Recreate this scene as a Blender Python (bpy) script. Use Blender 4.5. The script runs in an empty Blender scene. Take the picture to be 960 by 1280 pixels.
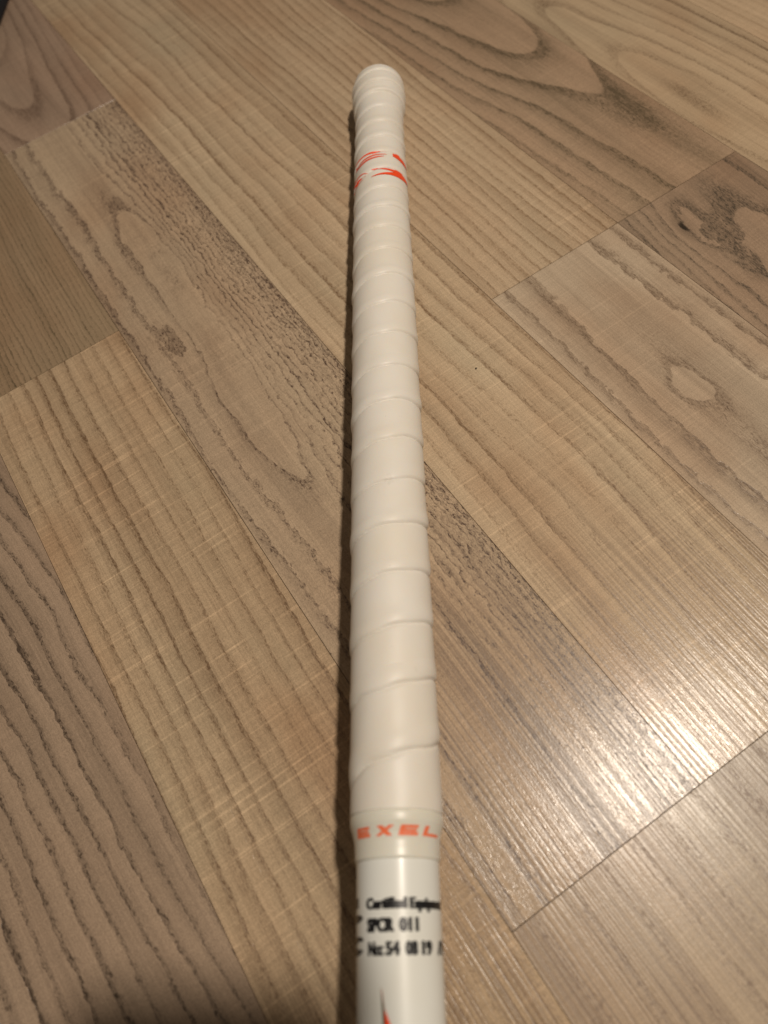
import bpy, bmesh, math, random
from mathutils import Vector, Matrix
import numpy as np

random.seed(7)
S = bpy.context.scene
COL = S.collection

# ------------------------------------------------------------------ camera
CAM_H = 0.3393879
cam_d = bpy.data.cameras.new('camera')
cam = bpy.data.objects.new('camera', cam_d)
COL.objects.link(cam)
cam.matrix_world = Matrix(((0.96374717, 0.26681714, 0.0, 0.0),
                           (-0.2325519, 0.83998066, -0.49025717, 0.0),
                           (-0.13080902, 0.47248397, 0.87157782, CAM_H),
                           (0, 0, 0, 1)))
cam_d.sensor_fit = 'VERTICAL'
cam_d.sensor_height = 36.0
cam_d.lens = 947.38 / 1280 * 36.0
cam_d.clip_start = 0.004
cam_d.clip_end = 20
cam_d.dof.use_dof = True
cam_d.dof.focus_distance = 0.395
cam_d.dof.aperture_fstop = 6.2
S.camera = cam

# ------------------------------------------------------------------ light
w = bpy.data.worlds.new('World')
S.world = w
w.use_nodes = True
bg = w.node_tree.nodes['Background']
bg.inputs[0].default_value = (1.0, 0.82, 0.62, 1)       # dim bounce from the warm room
bg.inputs[1].default_value = 0.085

LAMP = Vector((0.37, 0.175, 1.2))
ld = bpy.data.lights.new('ceiling_lamp_light', 'POINT')
ld.energy = 47
ld.color = (1.0, 0.885, 0.75)
ld.shadow_soft_size = 0.032
lo = bpy.data.objects.new('ceiling_lamp_light', ld)
lo.location = LAMP
COL.objects.link(lo)

S.view_settings.view_transform = 'Standard'
S.view_settings.look = 'None'
S.view_settings.exposure = 0.0
S.view_settings.gamma = 1.0

# ------------------------------------------------------------------ helpers
def tag(o, label=None, cat=None, group=None, kind=None):
    if label: o['label'] = label
    if cat: o['category'] = cat
    if group: o['group'] = group
    if kind: o['kind'] = kind
    return o

def empty(name, loc=(0, 0, 0), rz=0, parent=None):
    o = bpy.data.objects.new(name, None)
    o.empty_display_size = 0.02
    COL.objects.link(o)
    o.location = loc
    o.rotation_euler = (0, 0, rz)
    if parent: o.parent = parent
    return o

def link(name, me, mat=None, parent=None, smooth=False):
    if mat is not None and not me.materials: me.materials.append(mat)
    o = bpy.data.objects.new(name, me)
    COL.objects.link(o)
    if parent: o.parent = parent
    if smooth:
        me.polygons.foreach_set('use_smooth', [True] * len(me.polygons))
    return o

class NT:
    """tiny expression helper over a material node tree"""
    def __init__(s, name):
        s.m = bpy.data.materials.new(name)
        s.m.use_nodes = True
        s.t = s.m.node_tree
        s.b = s.t.nodes['Principled BSDF']
    def n(s, typ, **kw):
        x = s.t.nodes.new(typ)
        for k, v in kw.items(): setattr(x, k, v)
        return x
    def put(s, sock, v):
        if isinstance(v, bpy.types.NodeSocket): s.t.links.new(v, sock)
        elif v is not None: sock.default_value = v
    def math(s, op, a, b=None, c=None, clamp=False):
        x = s.n('ShaderNodeMath', operation=op, use_clamp=clamp)
        s.put(x.inputs[0], a); s.put(x.inputs[1], b); s.put(x.inputs[2], c)
        return x.outputs[0]
    def add(s, a, b): return s.math('ADD', a, b)
    def sub(s, a, b): return s.math('SUBTRACT', a, b)
    def mul(s, a, b): return s.math('MULTIPLY', a, b)
    def mad(s, a, b, c): return s.math('MULTIPLY_ADD', a, b, c)
    def xyz(s, x, y, z=0.0):
        c = s.n('ShaderNodeCombineXYZ')
        s.put(c.inputs[0], x); s.put(c.inputs[1], y); s.put(c.inputs[2], z)
        return c.outputs[0]
    def noise(s, vec, scale=1.0, detail=2.0, rough=.5, dist=0.0):
        x = s.n('ShaderNodeTexNoise')
        s.put(x.inputs['Vector'], vec)
        x.inputs['Scale'].default_value = scale
        x.inputs['Detail'].default_value = detail
        x.inputs['Roughness'].default_value = rough
        x.inputs['Distortion'].default_value = dist
        return x.outputs[0]
    def smooth(s, v, lo, hi, a=0.0, b=1.0):
        x = s.n('ShaderNodeMapRange', interpolation_type='SMOOTHSTEP')
        s.put(x.inputs[0], v)
        s.put(x.inputs[1], lo); s.put(x.inputs[2], hi); s.put(x.inputs[3], a); s.put(x.inputs[4], b)
        return x.outputs[0]
    def curve(s, v, pts):
        x = s.n('ShaderNodeFloatCurve')
        c = x.mapping.curves[0]
        c.points[0].location = pts[0]; c.points[1].location = pts[-1]
        for p in pts[1:-1]: c.points.new(*p)
        x.mapping.update()
        s.put(x.inputs['Value'], v)
        return x.outputs[0]
    def mix(s, f, a, b, mode='MIX'):
        x = s.n('ShaderNodeMix', data_type='RGBA', blend_type=mode)
        s.put(x.inputs[0], f)
        s.put(x.inputs[6], (*a, 1) if isinstance(a, tuple) else a)
        s.put(x.inputs[7], (*b, 1) if isinstance(b, tuple) else b)
        return x.outputs[2]
    def bump(s, h, strength, dist, prev=None):
        x = s.n('ShaderNodeBump')
        s.put(x.inputs['Height'], h)
        x.inputs['Strength'].default_value = strength
        x.inputs['Distance'].default_value = dist
        if prev is not None: s.put(x.inputs['Normal'], prev)
        return x.outputs[0]

# ------------------------------------------------------------------ floor
YAW = 0.346374                       # how the boards run under the camera
W = 0.096                            # strip width
U0 = -0.093444
floor = empty('floor', (0, 0, 0), YAW)
tag(floor, 'wood look laminate floor of long printed strips running diagonally', kind='structure')

def wood(name, uc, vc, light, dark, cu=0.0, d0=.02, ds=.06, da=.03, freq=110., seed=0., strength=.75,
         wob=.012, knots=(), jag=.0007, saw=.35, tint=(1, 1, 1), tvar=.5, pore=.6, weave=.5, width=.5, lowf=3.0,
         shear=0.0, streaks=.7, emb=.62, rough=0.0, edge=None, comb=None, dens=0.0, rmin=None, rag=.0012):
    """ash-like printed wood: growth rings cut by the board, broken into pores, with saw marks across"""
    t = NT(name)
    tc = t.n('ShaderNodeTexCoord'); tc.object = floor
    sp = t.n('ShaderNodeSeparateXYZ'); t.put(sp.inputs[0], tc.outputs['Object'])
    u = t.sub(sp.outputs[0], uc); v = t.sub(sp.outputs[1], vc)
    sd = seed * 7.31
    if shear: u = t.mad(v, shear, u)
    # slow wander of the grain, then a small ragged one
    n1 = t.sub(t.noise(t.xyz(t.mul(u, 9), t.mul(v, lowf), sd), 1, 2), .5)
    n2 = t.sub(t.noise(t.xyz(t.mul(u, 70), t.mul(v, 28), sd + 3), 1, 3, .6), .5)
    n3 = t.sub(t.noise(t.xyz(t.mul(u, 900), t.mul(v, 330), sd + 9), 1, 2), .5)
    wu = t.add(t.mad(n1, wob * 2, u), t.add(t.mul(n2, wob * .22), t.mul(n3, jag * 2)))
    nd = t.sub(t.noise(t.xyz(t.mul(u, 2.5), t.mul(v, 4.2), sd + 20), 1, 1.5, .5), .5)
    dd = t.add(t.mad(v, ds, d0), t.mul(nd, da * 2))
    n4 = t.sub(t.noise(t.xyz(t.mul(u, 190), t.mul(v, 75), sd + 12), 1, 3, .6), .5)
    x = t.sub(t.mad(n4, rag * 2, wu), cu)
    if dens: x = t.mul(x, t.mad(t.math('MAXIMUM', x, 0.0), dens, 1.0))
    R = t.math('SQRT', t.add(t.mul(x, x), t.mul(dd, dd)))
    for (ku, kv, su, sv, amp, core) in knots:
        a = t.mul(t.sub(t.mad(n2, .012, u), ku), 1 / su); b = t.mul(t.sub(t.mad(n2, -.018, v), kv), 1 / sv)
        g = t.math('EXPONENT', t.mul(t.add(t.mul(a, a), t.mul(b, b)), -1.0))
        R = t.mad(g, amp, R)
    if rmin is not None:                       # wide pale heart of the figure, only ragged remnants of a ring in it
        R = t.math('SMOOTH_MAX', R, t.add(t.mul(n2, .008), rmin), .003)
    F = t.mul(R, freq)
    fr = t.math('FRACT', F)
    cell = t.n('ShaderNodeTexWhiteNoise', noise_dimensions='1D')
    t.put(cell.inputs['W'], t.math('FLOOR', t.add(F, sd)))
    # one ring: hard dark edge, soft fade into pale wood
    prof = t.curve(fr, [(0, .35), (.05, 1), (.14, .95), (.22, .55), (.22 + width * .4, .25), (.85, .02), (.96, .05), (1, .35)])
    ringamp = t.mad(cell.outputs['Value'], .85, .28)
    patch = t.smooth(t.noise(t.xyz(t.mul(u, 26), t.mul(v, 5), sd + 31), 1, 2), .25, .60, .55, 1.0)
    por1 = t.smooth(t.noise(t.xyz(t.mul(wu, 2000), t.mul(v, 170), sd + 40), 1, 2, .6), .42, .62)
    por2 = t.smooth(t.noise(t.xyz(t.mul(wu, 900), t.mul(v, 90), sd + 44), 1, 3, .7), .40, .66)
    pr = t.mad(t.add(t.mul(por1, .5), t.mul(por2, .7)), pore, 1 - pore)
    ringd = t.mul(t.mul(prof, ringamp), t.mul(patch, pr))
    por3 = t.smooth(t.noise(t.xyz(t.mul(wu, 1500), t.mul(v, 420), sd + 47), 1, 2, .7), .50, .60)
    speck = t.mul(por3, t.smooth(t.mul(prof, patch), .12, .7, .06, .8))
    if edge: speck = t.add(speck, t.mul(t.mul(por3, t.smooth(t.mad(n1, .02, u), edge[0], edge[1])), edge[2]))
    # lone fibres everywhere, running the length
    fib = t.noise(t.xyz(t.mul(wu, 620), t.mul(v, 9), sd + 50), 1, 4, .65)
    fibd = t.smooth(fib, .5, .78)
    band = t.noise(t.xyz(t.mul(wu, 60), t.mul(v, 2.5), sd + 55), 1, 3, .6)
    if comb:                                  # figure gives way to close straight lines along this stretch
        cm = t.smooth(t.mad(t.sub(t.noise(t.xyz(t.mul(u, 30), t.mul(v, 3), sd + 33), 1, 2), .5), .10, sp.outputs[1]), comb[0], comb[1], 0, 1)
        ln = t.smooth(t.noise(t.xyz(t.mul(t.mad(n1, .004, u), 880), t.mul(v, 3.0), sd + 35), 1, 1.5, .5), .44, .62)
        ringd = t.mul(ringd, t.mad(cm, -.75, 1.0))
        ringd = t.add(ringd, t.mul(t.mul(ln, cm), comb[2]))
    dk = t.math('ADD', t.add(t.mul(ringd, strength), t.mul(speck, min(strength, 1) * .6)), t.add(t.mul(fibd, .30 * streaks), t.mul(t.smooth(band, .35, .75), .42 * streaks)), clamp=True)
    # cross marks: fine weave plus a few long pale scratches
    wv = t.noise(t.xyz(t.mul(u, 22), t.mul(v, 900), sd + 60), 1, 3, .7)
    wl = t.noise(t.xyz(t.mul(u, 4), t.mul(v, 420), sd + 66), 1, 2, .6)
    scr = t.mul(t.smooth(wl, .57, .70), t.smooth(t.noise(t.xyz(t.mul(u, 30), t.mul(v, 12), sd + 70), 1, 1), .3, .62))
    weft = t.noise(t.xyz(t.mul(u, 1300), t.mul(v, 14), sd + 63), 1, 2, .7)
    tn = t.noise(t.xyz(t.mul(u, 14), t.mul(v, 7), sd + 80), 1, 3, .55)
    L = (light[0] * 1.09, light[1] * 1.05, light[2] * 1.07)
    Lg = (L[0] * .90, L[1] * .96, L[2] * .98)
    Lr = (L[0] * .86, L[1] * .76, L[2] * .70)
    base = t.mix(t.mul(t.smooth(tn, .45, .72), tvar * 1.2), L, Lr)
    base = t.mix(t.mul(t.smooth(tn, .50, .28), tvar), base, Lg)
    c = t.mix(dk, base, dark)
    k = t.add(1.0, t.add(t.mul(t.sub(wv, .5), weave * .62), t.add(t.mul(scr, saw * .6), t.mul(t.sub(weft, .5), .45))))
    grit = t.noise(t.xyz(t.mul(u, 2600), t.mul(v, 1500), sd + 90), 1, 1)
    k = t.mul(k, t.mad(t.sub(grit, .5), .80, 1.0))
    for (ku, kv, su, sv, amp, core) in knots:
        if core:
            a = t.mul(t.sub(t.mad(n2, .012, u), ku), 1 / .0017); b = t.mul(t.sub(t.mad(n1, .01, v), kv), 1 / .0042)
            r2 = t.add(t.mul(a, a), t.mul(b, b))
            k = t.mul(k, t.smooth(r2, .3, 1.8, .22, 1.0))
            k = t.mul(k, t.smooth(r2, .5, 14., .80, 1.0))
    x = t.n('ShaderNodeVectorMath', operation='SCALE')
    t.put(x.inputs[0], c); t.put(x.inputs['Scale'], k)
    t.put(t.b.inputs['Base Color'], x.outputs[0])
    t.put(t.b.inputs['Roughness'], t.mad(fib, .12, t.mad(dk, .14, .145 + rough)))
    t.b.inputs['Specular IOR Level'].default_value = .40
    # embossing: ridges along the grain, sunk pores
    rid = t.noise(t.xyz(t.mul(wu, 1000), t.mul(v, 5), sd + 95), 1, 2, .6)
    fine = t.noise(t.xyz(t.mul(u, 1900), t.mul(v, 700), sd + 97), 1, 2, .6)
    hgt = t.add(t.mul(rid, emb), t.add(t.mul(fine, .32), t.mul(ringd, -.60)))
    t.put(t.b.inputs['Normal'], t.bump(hgt, .8, .00016))
    return t.m

def plank_mesh(l, g=.00012, bev=.00012, th=.006, wide=1):
    """one strip: flat top, eased long and short edges, sides"""
    hw, hl = W * wide / 2 - g, l / 2 - g
    vs, fs = [], []
    for (dx, z) in ((bev, 0), (0, -bev), (0, -th)):
        for sx, sy in ((-1, -1), (1, -1), (1, 1), (-1, 1)):
            vs.append((sx * (hw - dx), sy * (hl - dx), z))
    fs.append((0, 1, 2, 3))
    for r in (0, 4):
        for i in range(4):
            j = (i + 1) % 4
            fs.append((r + j, r + i, r + 4 + i, r + 4 + j))
    fs.append((11, 10, 9, 8))
    me = bpy.data.meshes.new('floor_plank')
    me.from_pydata(vs, [], fs)
    return me

# the strips the photograph shows: (strip, v0, v1, look)
WARM = (.46, .345, .225); PALE = (.50, .405, .285); GREY = (.40, .31, .215); BROWN = (.40, .29, .185)
DK = (.135, .085, .050); DKG = (.10, .075, .055); SOFT = (.25, .165, .095)
EB, E2, E3, E5 = .619046, .390529, .259714, -.005565
looks = [
    # strip -1 : grey brown with bold open lines
    (-1, -.42, .95, dict(light=(.365, .275, .190), dark=(.080, .055, .038), rag=.002, cu=-.16, d0=.03, ds=.02, da=.02, freq=105, seed=1, strength=1.1, wob=.013, shear=.09, width=.35, lowf=5., saw=.10, tvar=.30, weave=.3, jag=.0012)),
    # strip 0, near : warm, many saw marks, even lines
    (0, -.75, E2, dict(light=(.465, .355, .225), dark=(.165, .10, .055), cu=.145, d0=.02, ds=.05, da=.012, freq=104, seed=2, comb=(.05, -.02, .6), strength=.85, wob=.012, saw=.55, tvar=.75, weave=.85, width=.7)),
    # strip 0, far : plain brown
    (0, E2, 1.3, dict(light=(.32, .235, .145), dark=(.11, .082, .046), cu=.3, d0=.02, ds=.02, freq=300, seed=3, strength=.75, streaks=.7, saw=.18, weave=.4, tvar=.4)),
    # strip 1, far
    (1, EB, 1.5, dict(light=(.35, .255, .18), dark=(.15, .095, .065), cu=-.012, d0=.004, ds=.12, da=.022, freq=120, seed=14, strength=.8, saw=.12, tvar=.6)),
    # strip 1, middle : tall cathedral figure
    (1, E5, EB, dict(light=(.45, .35, .235), dark=(.105, .067, .047), cu=-.012, d0=.028, ds=-.0, da=.005, freq=125, seed=5, strength=1.15, wob=.010, jag=.0016, rag=.0052, edge=(.022, .047, .85), dens=14., rmin=.0185,
             knots=((.004, .105, .015, .095, -.019, 0), (-.006, -.020, .013, .060, -.017, 0), (-.020, .050, .006, .030, .006, 0)), saw=.22, tvar=.5, weave=.55, lowf=4.0, width=.45, comb=(.17, .05, .38))),
    # strip 1, near : brown fine lines
    (1, -.70, E5, dict(light=(.47, .38, .262), dark=(.20, .13, .08), rough=.05, cu=.25, d0=.02, freq=62, seed=6, strength=1.0, rag=.004, saw=.15, tvar=.6, streaks=1.3, comb=(-.20, -.04, .35))),
    # strip 2, main : warm with even soft lines
    (2, E5, 1.35, dict(light=(.50, .395, .26), dark=(.20, .125, .07), cu=-.13, d0=.03, ds=.10, da=.030, freq=100, seed=7, strength=.8, wob=.016, saw=.42, tvar=.75, weave=.75, width=.8, comb=(.15, .07, .55))),
    # strip 3, far : pale even lines
    (3, E3, 1.2, dict(light=(.47, .365, .24), dark=(.235, .15, .085), cu=.17, d0=.02, ds=.03, da=.012, freq=128, seed=9, strength=.85, wob=.010, saw=.25, tvar=.6, weave=.5, width=.8)),
    # strip 3, near : greenish pale with a closed knot figure
    (3, -.60, E3, dict(light=(.46, .375, .265), dark=(.17, .115, .075), cu=.000, d0=.030, ds=.02, da=.016, freq=95, seed=10, strength=.72, wob=.010, saw=.18, tvar=.65, width=.7,
                       knots=((-.0075, .1461 - (-.170), .011, .018, -.0065, 0), (.012, .23, .010, .05, .008, 0),), rag=.0060)),
    # strip 4, far : dark with long cathedral lines
    (4, E3, 1.3, dict(light=(.355, .255, .165), dark=(.10, .072, .042), cu=.028, d0=.012, ds=-.11, da=.022, freq=95, rag=.0028, seed=11, strength=.90, wob=.012, saw=.15, tvar=.45, width=.6)),
    # strip 4, near : dark with a knot
    (4, -.50, E3, dict(light=(.31, .225, .15), dark=(.065, .05, .035), rag=.0035, cu=-.030, d0=.030, ds=.04, da=.008, freq=150, seed=12, shear=-.12, strength=.90, wob=.010, saw=.12, tvar=.5,
                       knots=((-.0647, .3508, .016, .050, -.012, 1),))),
    (5, -.9, 1.25, dict(light=(.45, .35, .225), dark=(.15, .095, .055), cu=-.030, d0=.015, ds=.04, da=.035, freq=100, seed=13, strength=.80, wob=.012, saw=.12, tvar=.6)),
    (6, -.3, 1.6, dict(light=(.46, .35, .225), dark=(.25, .16, .09), cu=.2, d0=.02, freq=140, seed=4, strength=.40, saw=.12, tvar=.5)),
]
def put_plank(s, v0, v1, mat, me=None, wide=1):
    if me is None: me = plank_mesh(v1 - v0, wide=wide)
    o = link('floor_plank', me, None, floor)
    if not me.materials: me.materials.append(mat)
    else:
        o.material_slots[0].link = 'OBJECT'; o.material_slots[0].material = mat
    o.location = (U0 + (s + .5 * wide) * W, (v0 + v1) / 2, random.uniform(-.00006, .00006))
    return o

mats = []
ends = {}
for i, (s, v0, v1, kw) in enumerate(looks):
    m = wood('printed_wood_%02d' % i, U0 + (s + .5) * W, (v0 + v1) / 2, **kw)
    mats.append(m)
    put_plank(s, v0, v1, m, wide=2 if (s == 1 and v0 < -.5) else 1)
    a = ends.setdefault(s, [9, -9]); a[0] = min(a[0], v0); a[1] = max(a[1], v1)
ends[2][0] = ends[1][0]

# the same floor going on beyond the frame, one shared mesh
LG = 1.28
shared = plank_mesh(LG); shared.materials.append(mats[0])
rr = random.Random(3)
for s in range(-12, 16):
    if s in ends:
        for v in (ends[s][0] - LG,): put_plank(s, v, v + LG, rr.choice(mats), shared)
        put_plank(s, ends[s][1], ends[s][1] + LG, rr.choice(mats), shared)
    else:
        v = -1.8 + rr.uniform(-.6, .3)
        while v < 2.2:
            put_plank(s, v, v + LG, rr.choice(mats), shared); v += LG

# dark board core under the joints
t = NT('board_core')
nz = t.noise(None, 60, 2)
t.put(t.b.inputs['Base Color'], t.mix(nz, (.030, .020, .013), (.055, .037, .024)))
t.b.inputs['Roughness'].default_value = .9
me = bpy.data.meshes.new('subfloor')
me.from_pydata([(-3, -4, -.0055), (3.2, -4, -.0055), (3.2, 4.2, -.0055), (-3, 4.2, -.0055)], [], [(0, 1, 2, 3)])
tag(link('subfloor', me, t.m, None), 'dark board core seen in the joints of the wood floor', kind='structure').rotation_euler = (0, 0, YAW)

# ------------------------------------------------------------------ stick
K = 1.0094
C0 = Vector((0, 0, CAM_H))
P0 = C0 + K * (Vector((.02913035, .29454039, .03037536)) - C0)
D = Vector((.21079407, .97633969, -.04823548)).normalized()
A = D.cross(Vector((0, 0, 1))).normalized()
B = A.cross(D)
stick = empty('floorball_stick', P0)
tag(stick, 'white floorball stick with ribbed wrapped grip and printed shaft lying on the wood floor', 'floorball stick')

def cyl(s, phi, r):                 # s runs towards the camera; local to the stick's empty
    return (-D * s * K) + (A * math.cos(phi) + B * math.sin(phi)) * (r * K)

CRE = [-.236, -.222, -.2085, -.1965, -.1860, -.1705, -.1537, -.1370, -.1202, -.1036, -.0861, -.0686, -.0511, -.0319, -.0113, .0096,
       .0309, .0535, .0755, .0981, .1209, .1436, .1670, .1907, .2145, .2398, .280, .320]
CRE = np.array(CRE); IDX = np.arange(len(CRE), dtype=float)
rs = np.array([-.2150, -.2090, -.2050, -.1990, -.1930, -.1860, -.1780, -.1614, -.1350, -.11, -.08, -.04, 0, .18, .235, .2592])
rv = np.array([.01720, .01775, .01800, .01790, .01740, .01640, .01590, .01575, .01605, .01635, .01665, .01700, .01720, .01725, .01712, .01710])
PHC = math.radians(82)
def grip_r(s, phi):
    s = np.asarray(s, float); phi = np.asarray(phi, float)
    base = np.interp(s, rs, rv)
    ang = (phi - PHC + math.pi) % (2 * math.pi) - math.pi
    wob = .035 * np.sin(phi * 2 + 1.3 * s / .02) + .02 * np.sin(phi * 5 + s * 300)
    N = np.interp(s, CRE, IDX) - ang / (2 * math.pi) + wob * .5
    f = N - np.floor(N); k = np.floor(N)
    amp = .80 + .45 * np.sin(k * 12.9898) * np.cos(k * 4.1)
    far = np.clip((-.06 - s) / .08, 0, 1)
    bulge = (.00042 + .00012 * far) * amp * np.exp(-((f - .84) / (.13 + .03 * far)) ** 2)
    step = .00036 * np.clip(f / .75, 0, 1) ** .6
    cre = -.00052 * np.exp(-(np.minimum(f, 1 - f) / .034) ** 2)
    sec = -.00005 * np.exp(-((f - .70 - .05 * np.sin(k)) / .02) ** 2) * (np.sin(k * 3.3) > 0)
    lump = .00005 * np.sin(phi * 3 + s * 95) + .00003 * np.sin(phi * 7 - s * 170)
    fade = np.clip((.2592 - s) / .004, 0, 1)
    return base + (bulge + step + cre + sec + lump - .0002) * np.where(s > .23, fade, 1.0) - .0001

# materials of the stick
def plastic(name, col, rough, spec=.5, mott=.06, sss=0.0, fine=0.0, coat=0.0, dirt=None):
    t = NT(name)
    tc = t.n('ShaderNodeTexCoord')
    n = t.noise(tc.outputs['Object'], 28, 4, .6)
    c2 = (col[0] * (1 - mott * .5), col[1] * (1 - mott), col[2] * (1 - mott * 2))
    c = t.mix(t.smooth(n, .35, .68), col, c2)
    if dirt:
        sm = t.noise(tc.outputs['Object'], dirt[0], 5, .72)
        c = t.mix(t.smooth(sm, dirt[1], dirt[1] + .12, 0, dirt[2]), c, (.22, .18, .13))
        sp = t.noise(tc.outputs['Object'], 900, 2, .6)
        c = t.mix(t.smooth(sp, .74, .80, 0, .45), c, (.2, .15, .1))
    t.put(t.b.inputs['Base Color'], c)
    t.put(t.b.inputs['Roughness'], t.mad(n, .12, rough - .06))
    t.b.inputs['Specular IOR Level'].default_value = spec
    if sss:
        t.b.inputs['Subsurface Weight'].default_value = sss
        t.b.inputs['Subsurface Radius'].default_value = (.004, .0026, .0016)
        t.b.inputs['Subsurface Scale'].default_value = .6
    if coat:
        t.b.inputs['Coat Weight'].default_value = coat; t.b.inputs['Coat Roughness'].default_value = .12
    if fine:
        h = t.noise(tc.outputs['Object'], 2200, 2, .6)
        h2 = t.noise(tc.outputs['Object'], 120, 3, .6)
        t.put(t.b.inputs['Normal'], t.bump(t.add(t.mul(h, .25), h2), fine, .00015))
    return t.m

M_grip = plastic('grip_white_tape', (.82, .78, .715), .46, .45, .04, sss=.12, fine=.35, dirt=(70, .66, .22))
M_collar = plastic('collar_rubber', (.76, .745, .67), .34, .5, .05, sss=.15, fine=.15)
M_shaft = plastic('shaft_gloss_white', (.80, .81, .775), .34, .38, .03, coat=.06, dirt=(45, .68, .15))
M_red = plastic('red_print', (.98, .085, .018), .42, .4, .03)
M_redsoft = plastic('red_lettering', (.92, .20, .085), .42, .4, .10)
M_black = plastic('black_print', (.012, .012, .014), .4, .4, .02)
M_olive = plastic('dark_olive_print', (.10, .11, .07), .4, .4, .02)
M_mark = plastic('grey_scuff', (.40, .40, .33), .5, .3, .1)

def lathe_grid(name, ss, nphi, rf, mat, parent, cap0=None, cap1=None):
    ph = np.linspace(0, 2 * math.pi, nphi, endpoint=False)
    SS, PP = np.meshgrid(ss, ph, indexing='ij')
    RR = rf(SS, PP)
    Dn, An, Bn = np.array(D), np.array(A), np.array(B)
    X = -Dn * SS[..., None] * K + (np.cos(PP)[..., None] * An + np.sin(PP)[..., None] * Bn) * RR[..., None] * K
    V = X.reshape(-1, 3)
    ns = len(ss)
    i = np.arange(ns - 1)[:, None]; j = np.arange(nphi)[None, :]; j2 = (j + 1) % nphi
    Fq = np.stack([i * nphi + j, (i + 1) * nphi + j, (i + 1) * nphi + j2, i * nphi + j2], -1).reshape(-1, 4)
    faces = Fq.tolist()
    if cap0: faces.append(list(range(nphi)))
    if cap1: faces.append(list(range((ns - 1) * nphi, ns * nphi))[::-1])
    me = bpy.data.meshes.new(name)
    me.from_pydata(V.tolist(), [], faces)
    o = link(name, me, mat, parent, True)
    return o

# grip body with rounded far end
s_main = np.concatenate([np.linspace(-.2150, -.10, 800), np.linspace(-.10, .2592, 1700)[1:]])
grip = lathe_grid('grip', s_main, 120, grip_r, M_grip, stick, cap1=True)
grip['label'] = 'white spirally wrapped grip'
th = np.linspace(math.pi / 2, 0, 22)
def cap_r(SS, PP):
    q = np.clip((-.2150 - SS) / .0048, 0, 1)
    e = np.maximum(1 - q ** 2, 0) ** .5
    r0 = grip_r(np.full_like(SS, -.2150), PP)
    fold = .00018 * np.sin(PP * 5 + q * 7) * q * e
    return r0 * (.30 + .70 * e) * (1 - .0 * q) + fold
s_cap = -.2150 - .0048 * np.sin(np.linspace(math.pi / 2, 0, 24))
cap = lathe_grid('end_cap', s_cap, 120, cap_r, M_grip, grip, cap0=True)

# collar between grip and shaft
cs = np.array([.2588, .2592, .2598, .2612, .2628, .2645, .2665, .2690, .2718, .2742, .2748, .2750])
cr = np.array([.01560, .01655, .01695, .01705, .01690, .01640, .01580, .01540, .01525, .01522, .01500, .01400])
collar_f = lambda s, p: np.interp(s, cs, cr)
def smooth_interp(xs, ys):
    xx = np.linspace(xs[0], xs[-1], 400); yy = np.interp(xx, xs, ys)
    k = np.ones(15) / 15; y2 = np.convolve(np.pad(yy, 7, 'edge'), k, 'valid'); y2[:8] = yy[:8]; y2[-8:] = yy[-8:]
    return lambda s, p=0: np.interp(s, xx, y2)
collar_f = smooth_interp(cs, cr)
collar = lathe_grid('collar', np.linspace(.2588, .2750, 90), 128, collar_f, M_collar, stick)
collar['label'] = 'ivory rubber collar with orange lettering'

# bare shaft running out of the frame
ssx = np.array([.24, .2748, .30, .34, .90]); srx = np.array([.01466, .01466, .01462, .01452, .01380])
shaft_f = lambda s, p=0: np.interp(s, ssx, srx)
shaft = lathe_grid('shaft', np.concatenate([np.linspace(.245, .36, 30), np.linspace(.38, .86, 14)]), 128, shaft_f, M_shaft, stick, cap0=True, cap1=True)
shaft['label'] = 'glossy white shaft with black certification print'

# print on the grip: red brush strokes
STROKES = [[(-0.11901, 151.1, 0.00084), (-0.11945, 133.6, 0.00166), (-0.11979, 113.5, 0.00151), (-0.11984, 94.4, 0.00138), (-0.12022, 79.6, 0.00111), (-0.12057, 66.2, 0.00014)],
 [(-0.11683, 153.0, 0.00069), (-0.11647, 131.2, 0.0011), (-0.1168, 111.9, 0.00109), (-0.11695, 94.5, 0.00082), (-0.11717, 81.2, 0.00055), (-0.11762, 67.9, 0.00014)],
 [(-0.11462, 155.0, 0.00069), (-0.11355, 133.6, 0.00122), (-0.11418, 115.4, 0.00122), (-0.11441, 97.6, 0.00095), (-0.11489, 85.7, 0.00068), (-0.1152, 74.0, 0.00014)],
 [(-0.11884, 55.9, 0.0020), (-0.11948, 49.0, 0.0034), (-0.11974, 38.6, 0.0038), (-0.11965, 26.9, 0.0036), (-0.12031, 15.0, 0.0034), (-0.12156, -3.3, 0.00138)],
 [(-0.10543, 170.3, 0.0008), (-0.10262, 148.4, 0.0016), (-0.10293, 136.2, 0.00133), (-0.10279, 125.0, 0.00093), (-0.10141, 110.6, 0.00013)],
 [(-0.10274, 170.3, 0.00066), (-0.10047, 150.8, 0.0012), (-0.1009, 138.8, 0.00106), (-0.10073, 127.0, 0.00066), (-0.09974, 115.7, 0.00013)],
 [(-0.09955, 170.3, 0.00066), (-0.09754, 150.8, 0.00119), (-0.09786, 138.8, 0.00092), (-0.09806, 129.2, 0.00052), (-0.09778, 121.2, 0.00013)],
 [(-0.10304, 104.1, 0.00013), (-0.10303, 89.2, 0.00133), (-0.10287, 74.8, 0.00187), (-0.10309, 59.8, 0.00296), (-0.10383, 44.6, 0.00411), (-0.1043, 27.2, 0.00484), (-0.10538, -3.3, 0.00187)],
 [(-0.09578, 105.0, 0.00013), (-0.09696, 89.5, 0.00131), (-0.09795, 75.1, 0.00211), (-0.09919, 60.2, 0.0032), (-0.10063, 46.8, 0.00461), (-0.10199, 30.2, 0.00505), (-0.10613, -3.3, 0.00215)]]
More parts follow.
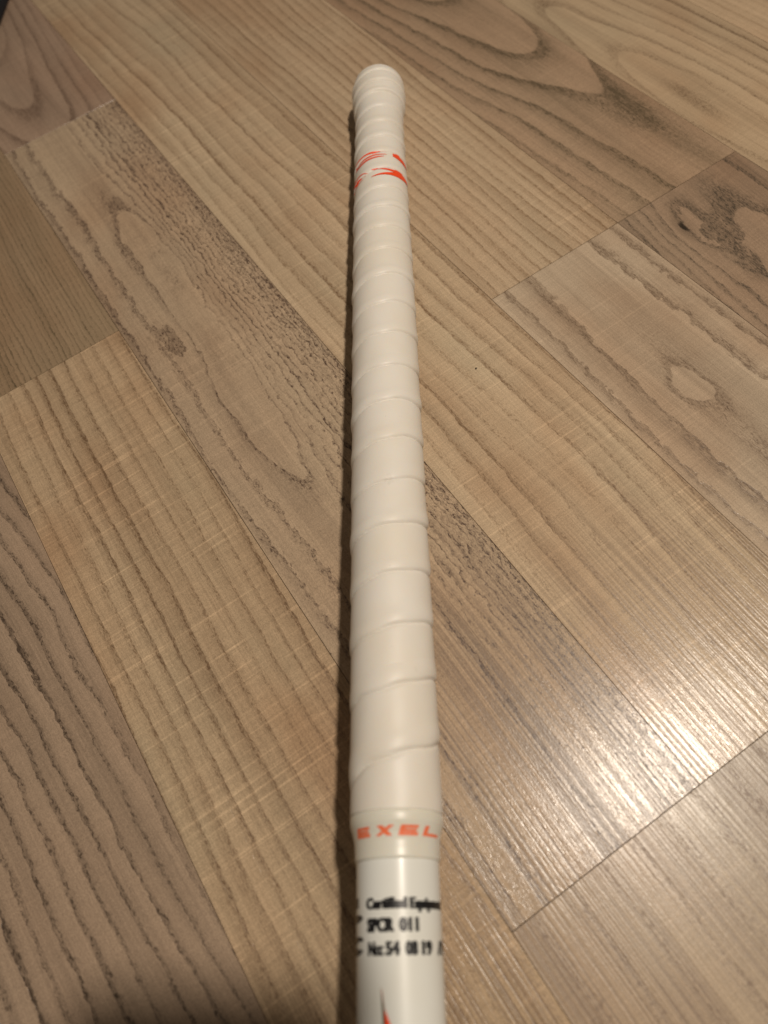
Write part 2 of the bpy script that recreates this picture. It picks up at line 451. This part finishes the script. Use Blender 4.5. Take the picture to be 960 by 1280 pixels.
for n_, st in enumerate(STROKES):
    a = np.array(st); tt = np.linspace(0, len(st) - 1, 46); ii = np.arange(len(st))
    def sm(y):
        v = np.interp(tt, ii, y); return np.convolve(np.pad(v, 3, 'edge'), np.ones(7) / 7, 'valid')
    s_, p_, w_ = sm(a[:, 0]), np.radians(sm(a[:, 1])), sm(a[:, 2]) * (.62, 1.25, 1.35, 1.3, .7, .8, .8, .9, .9)[n_]
    lift = .00020 + (.00004 if n_ == 8 else 0)
    vs, fs = [], []
    M = 8
    for i in range(46):
        for j in range(M + 1):
            ss_ = s_[i] + (j / M - .5) * w_[i]
            vs.append(cyl(ss_, p_[i], float(grip_r(ss_, p_[i])) + lift))
    for i in range(45):
        for j in range(M):
            q = i * (M + 1) + j
            fs.append((q, q + M + 1, q + M + 2, q + 1))
    me = bpy.data.meshes.new('red_stroke'); me.from_pydata(vs, [], fs)
    link('red_stroke', me, M_red, grip, True)

def wrap_polys(name, polys, rf, mat, parent, lift=.00004, cuts=3):
    """flat outlines in (phi degrees, s) laid on the round surface"""
    bm = bmesh.new()
    for poly in polys:
        f = bm.faces.new([bm.verts.new((p, s * 1000, 0)) for p, s in poly])
    bmesh.ops.triangulate(bm, faces=bm.faces[:])
    for _ in range(cuts):
        bmesh.ops.subdivide_edges(bm, edges=[e for e in bm.edges if e.calc_length() > 2.5], cuts=1)
        bmesh.ops.triangulate(bm, faces=bm.faces[:])
    for v in bm.verts:
        p, s = v.co.x, v.co.y / 1000
        v.co = cyl(s, math.radians(p), float(rf(s, 0)) + lift)
    me = bpy.data.meshes.new(name); bm.to_mesh(me); bm.free()
    return link(name, me, mat, parent)

def wrap_text(name, txt, ph0, ph1, s_top, s_bot, rf, mat, parent, bold=.03, lift=.00005, shear=0.0, heavy=.06):
    cu = bpy.data.curves.new(name, 'FONT')
    cu.body = txt; cu.size = 1; cu.offset = bold; cu.resolution_u = 3; cu.shear = shear
    tmp = bpy.data.objects.new(name, cu); COL.objects.link(tmp)
    bpy.context.view_layer.update()
    me = bpy.data.meshes.new_from_object(tmp.evaluated_get(bpy.context.evaluated_depsgraph_get()))
    bpy.data.objects.remove(tmp); 
    bm = bmesh.new(); bm.from_mesh(me)
    x0 = min(v.co.x for v in bm.verts); x1 = max(v.co.x for v in bm.verts)
    y0, y1 = -bold, .73 + bold * .5
    bmesh.ops.triangulate(bm, faces=bm.faces[:])
    src = bm.copy(); off = {}
    for q, dx in enumerate((-heavy, heavy, -heavy / 2, heavy / 2)):       # heavy poster weight: thicken the uprights
        tm = bpy.data.meshes.new('tmp'); src.to_mesh(tm)
        for v in tm.vertices: v.co.x += dx; v.co.z = .001 * (q + 1)
        bm.from_mesh(tm); bpy.data.meshes.remove(tm)
    src.free()
    for _ in range(2):
        bmesh.ops.subdivide_edges(bm, edges=[e for e in bm.edges if e.calc_length() > .15], cuts=1)
        bmesh.ops.triangulate(bm, faces=bm.faces[:])
    for v in bm.verts:
        p = ph0 + (ph1 - ph0) * (v.co.x - x0) / (x1 - x0)
        s = s_bot + (s_top - s_bot) * (v.co.y - y0) / (y1 - y0)
        v.co = cyl(s, math.radians(p), float(rf(s, 0)) + lift + v.co.z * .01)
    bm.to_mesh(me); bm.free(); me.name = name
    return link(name, me, mat, parent)

# orange letters round the collar
def box(p0, p1, s0, s1, sl=0.0):     # slanted bar; sl shifts the top edge sideways (degrees)
    return [(p0 - sl, s0), (p1 - sl, s0), (p1, s1), (p0, s1)]
def letter_E(p0, p1, s0, s1):
    h = s1 - s0; t_ = h * .30; sl = 4
    return [box(p0, p0 - 7, s0, s1, sl), box(p0 - 7, p1, s0, s0 + t_, sl * .3), box(p0 - 7, p1 + 2, s0 + h * .38, s0 + h * .66, sl * .3), box(p0 - 7, p1, s1 - t_, s1, sl * .3)]
ls0, ls1 = .2645, .2678
pol = letter_E(146, 120, ls0, ls1)
ob = wrap_polys('lettering', pol, collar_f, M_redsoft, collar)
pol = [[(109, ls0), (101, ls0), (89, ls1), (97, ls1)], [(93, ls0), (86, ls0), (105, ls1), (112, ls1)]]
for q, pl in enumerate(pol): wrap_polys('lettering', [pl], collar_f, M_redsoft, collar, lift=.00004 + q * .00002)
wrap_polys('lettering', letter_E(82, 56, ls0, ls1), collar_f, M_redsoft, collar)
wrap_polys('lettering', [box(49, 42, ls0, ls1, 4), box(42, 18, ls1 - .0010, ls1, 1)], collar_f, M_redsoft, collar)

# black print on the shaft
rows = [('Certified', 130, 73, .28650, .29010), ('Equipment', 68, 2.0, .28660, .29020),
        ('SPCR', 128.5, 90.5, .2925, .2968), ('011', 82.6, 58.0, .2925, .2968),
        ('No:', 127.5, 105.0, .2993, .3035), ('54', 101.0, 83.5, .2993, .3035), ('08', 75.5, 60.0, .2993, .3035),
        ('19', 53.0, 37.5, .2993, .3035), ('/12', 24.0, -12.0, .2993, .3035)]
for txt, a0, a1, st_, sb_ in rows:
    wrap_text('printed_text', txt, a0, a1, st_, sb_, shaft_f, M_black, shaft, bold=.035, heavy=.085 if txt[0] in 'CES' else .06)
# edge of the round certification emblem on the left flank
wrap_polys('printed_emblem', [box(172, 151, .2862, .2893)], shaft_f, M_black, shaft)
wrap_polys('printed_emblem', [[(172, .2915), (150, .2912), (139, .2920), (139, .2929), (152, .2938), (172, .2940)]], shaft_f, M_black, shaft)
wrap_polys('printed_emblem', [[(174, .2977), (145, .2978), (138, .2984), (138, .2992), (152, .2993), (156, .3000), (174, .3002)]], shaft_f, M_black, shaft)
wrap_polys('printed_emblem', [[(174, .3008), (156, .3010), (150, .3016), (139, .3015), (140, .3024), (152, .3034), (174, .3036)]], shaft_f, M_black, shaft)
# pointed stripe that starts at the lower edge of the frame
wrap_polys('pointed_stripe', [[(108.2, .3120), (104.0, .3180), (97.0, .3217), (83.0, .3400), (99.0, .3400), (103.0, .3230), (104.5, .3170)]], shaft_f, M_red, shaft)
wrap_polys('pointed_stripe_olive_edge', [[(108.8, .3118), (104.5, .3172), (103.2, .3232), (99.4, .3400), (106.5, .3400), (107.0, .3217)]], shaft_f, M_olive, shaft, lift=.00007)  # dark olive edge printed along the red stripe

# ------------------------------------------------------------------ dark mat at the far left corner
t = NT('dark_mat_fabric')
tc = t.n('ShaderNodeTexCoord')
nz = t.noise(tc.outputs['Object'], 900, 3, .6)
t.put(t.b.inputs['Base Color'], t.mix(nz, (.010, .022, .045), (.022, .045, .08)))
t.b.inputs['Roughness'].default_value = .85
t.put(t.b.inputs['Normal'], t.bump(nz, .6, .001))
M_mat = t.m
t = NT('dark_mat_binding')
tc = t.n('ShaderNodeTexCoord')
nz = t.noise(tc.outputs['Object'], 500, 3, .6)
t.put(t.b.inputs['Base Color'], t.mix(nz, (.006, .006, .008), (.014, .014, .017)))
t.b.inputs['Roughness'].default_value = .6
M_bind = t.m
def slab(name, outline, z0, z1, mat, parent, bev=.001):
    bm = bmesh.new()
    f = bm.faces.new([bm.verts.new((x, y, z0)) for x, y in outline])
    r = bmesh.ops.extrude_face_region(bm, geom=[f])
    bmesh.ops.translate(bm, vec=(0, 0, z1 - z0), verts=[g for g in r['geom'] if isinstance(g, bmesh.types.BMVert)])
    bmesh.ops.recalc_face_normals(bm, faces=bm.faces[:])
    ed = [e for e in bm.edges if abs(e.verts[0].co.z - e.verts[1].co.z) < 1e-7]
    bmesh.ops.bevel(bm, geom=ed, offset=bev, segments=3, affect='EDGES')
    me = bpy.data.meshes.new(name); bm.to_mesh(me); bm.free()
    return link(name, me, mat, parent)
def rrect(x0, x1, y0, y1, r, n=6):
    pts = []
    for cx, cy, a0 in ((x1 - r, y1 - r, 0), (x0 + r, y1 - r, 90), (x0 + r, y0 + r, 180), (x1 - r, y0 + r, 270)):
        for i in range(n + 1):
            a = math.radians(a0 + 90 * i / n); pts.append((cx + r * math.cos(a), cy + r * math.sin(a)))
    return pts
e0 = Vector((-.2051, .8155, 0))
mat_o = empty('floor_mat', e0, -math.atan2(.0092, .0442))
tag(mat_o, 'dark blue mat with black bound edge cut off by the top left corner', 'mat')
slab('mat_top', rrect(-.50, -.0052, -.26, .40, .01), .0006, .0060, M_mat, mat_o)
slab('mat_binding', rrect(-.506, 0, -.266, .406, .014), .0002, .0050, M_bind, mat_o, .0015)

# ------------------------------------------------------------------ the phone that takes the picture (out of frame, added and sized for its shadow at the lower left)
t = NT('phone_black'); t.b.inputs['Base Color'].default_value = (.02, .02, .022, 1); t.b.inputs['Roughness'].default_value = .45
n_ = t.noise(None, 40, 2); t.put(t.b.inputs['Roughness'], t.mad(n_, .2, .35)); M_ph = t.m
t = NT('phone_glass'); t.b.inputs['Base Color'].default_value = (.008, .008, .01, 1)
t.put(t.b.inputs['Roughness'], t.mad(t.noise(None, 30, 2), .08, .08)); M_gl = t.m
phone = empty('smartphone')
phone.matrix_world = cam.matrix_world.copy()
tag(phone, 'black smartphone out of frame above the stick, added to cast the soft shadow at lower left', 'smartphone')
slab('body', rrect(-.022, .052, -.082, .076, .012), .0015, .0105, M_ph, phone, .002)
slab('screen', rrect(-.020, .050, -.080, .074, .010), .0106, .0112, M_gl, phone, .0002)

# ------------------------------------------------------------------ one crumb on the floor
bm = bmesh.new(); bmesh.ops.create_icosphere(bm, subdivisions=2, radius=.00055)
for v_ in bm.verts: v_.co *= 1 + random.uniform(-.25, .25)
me = bpy.data.meshes.new('crumb'); bm.to_mesh(me); bm.free()
cr_o = link('crumb', me, M_bind, None)
Rz = Matrix.Rotation(YAW, 3, 'Z')
cr_o.location = Rz @ Vector((.1566, .2241, 0)) + Vector((0, 0, .0004))
tag(cr_o, 'tiny dark crumb on the straw coloured plank right of the grip', 'crumb')
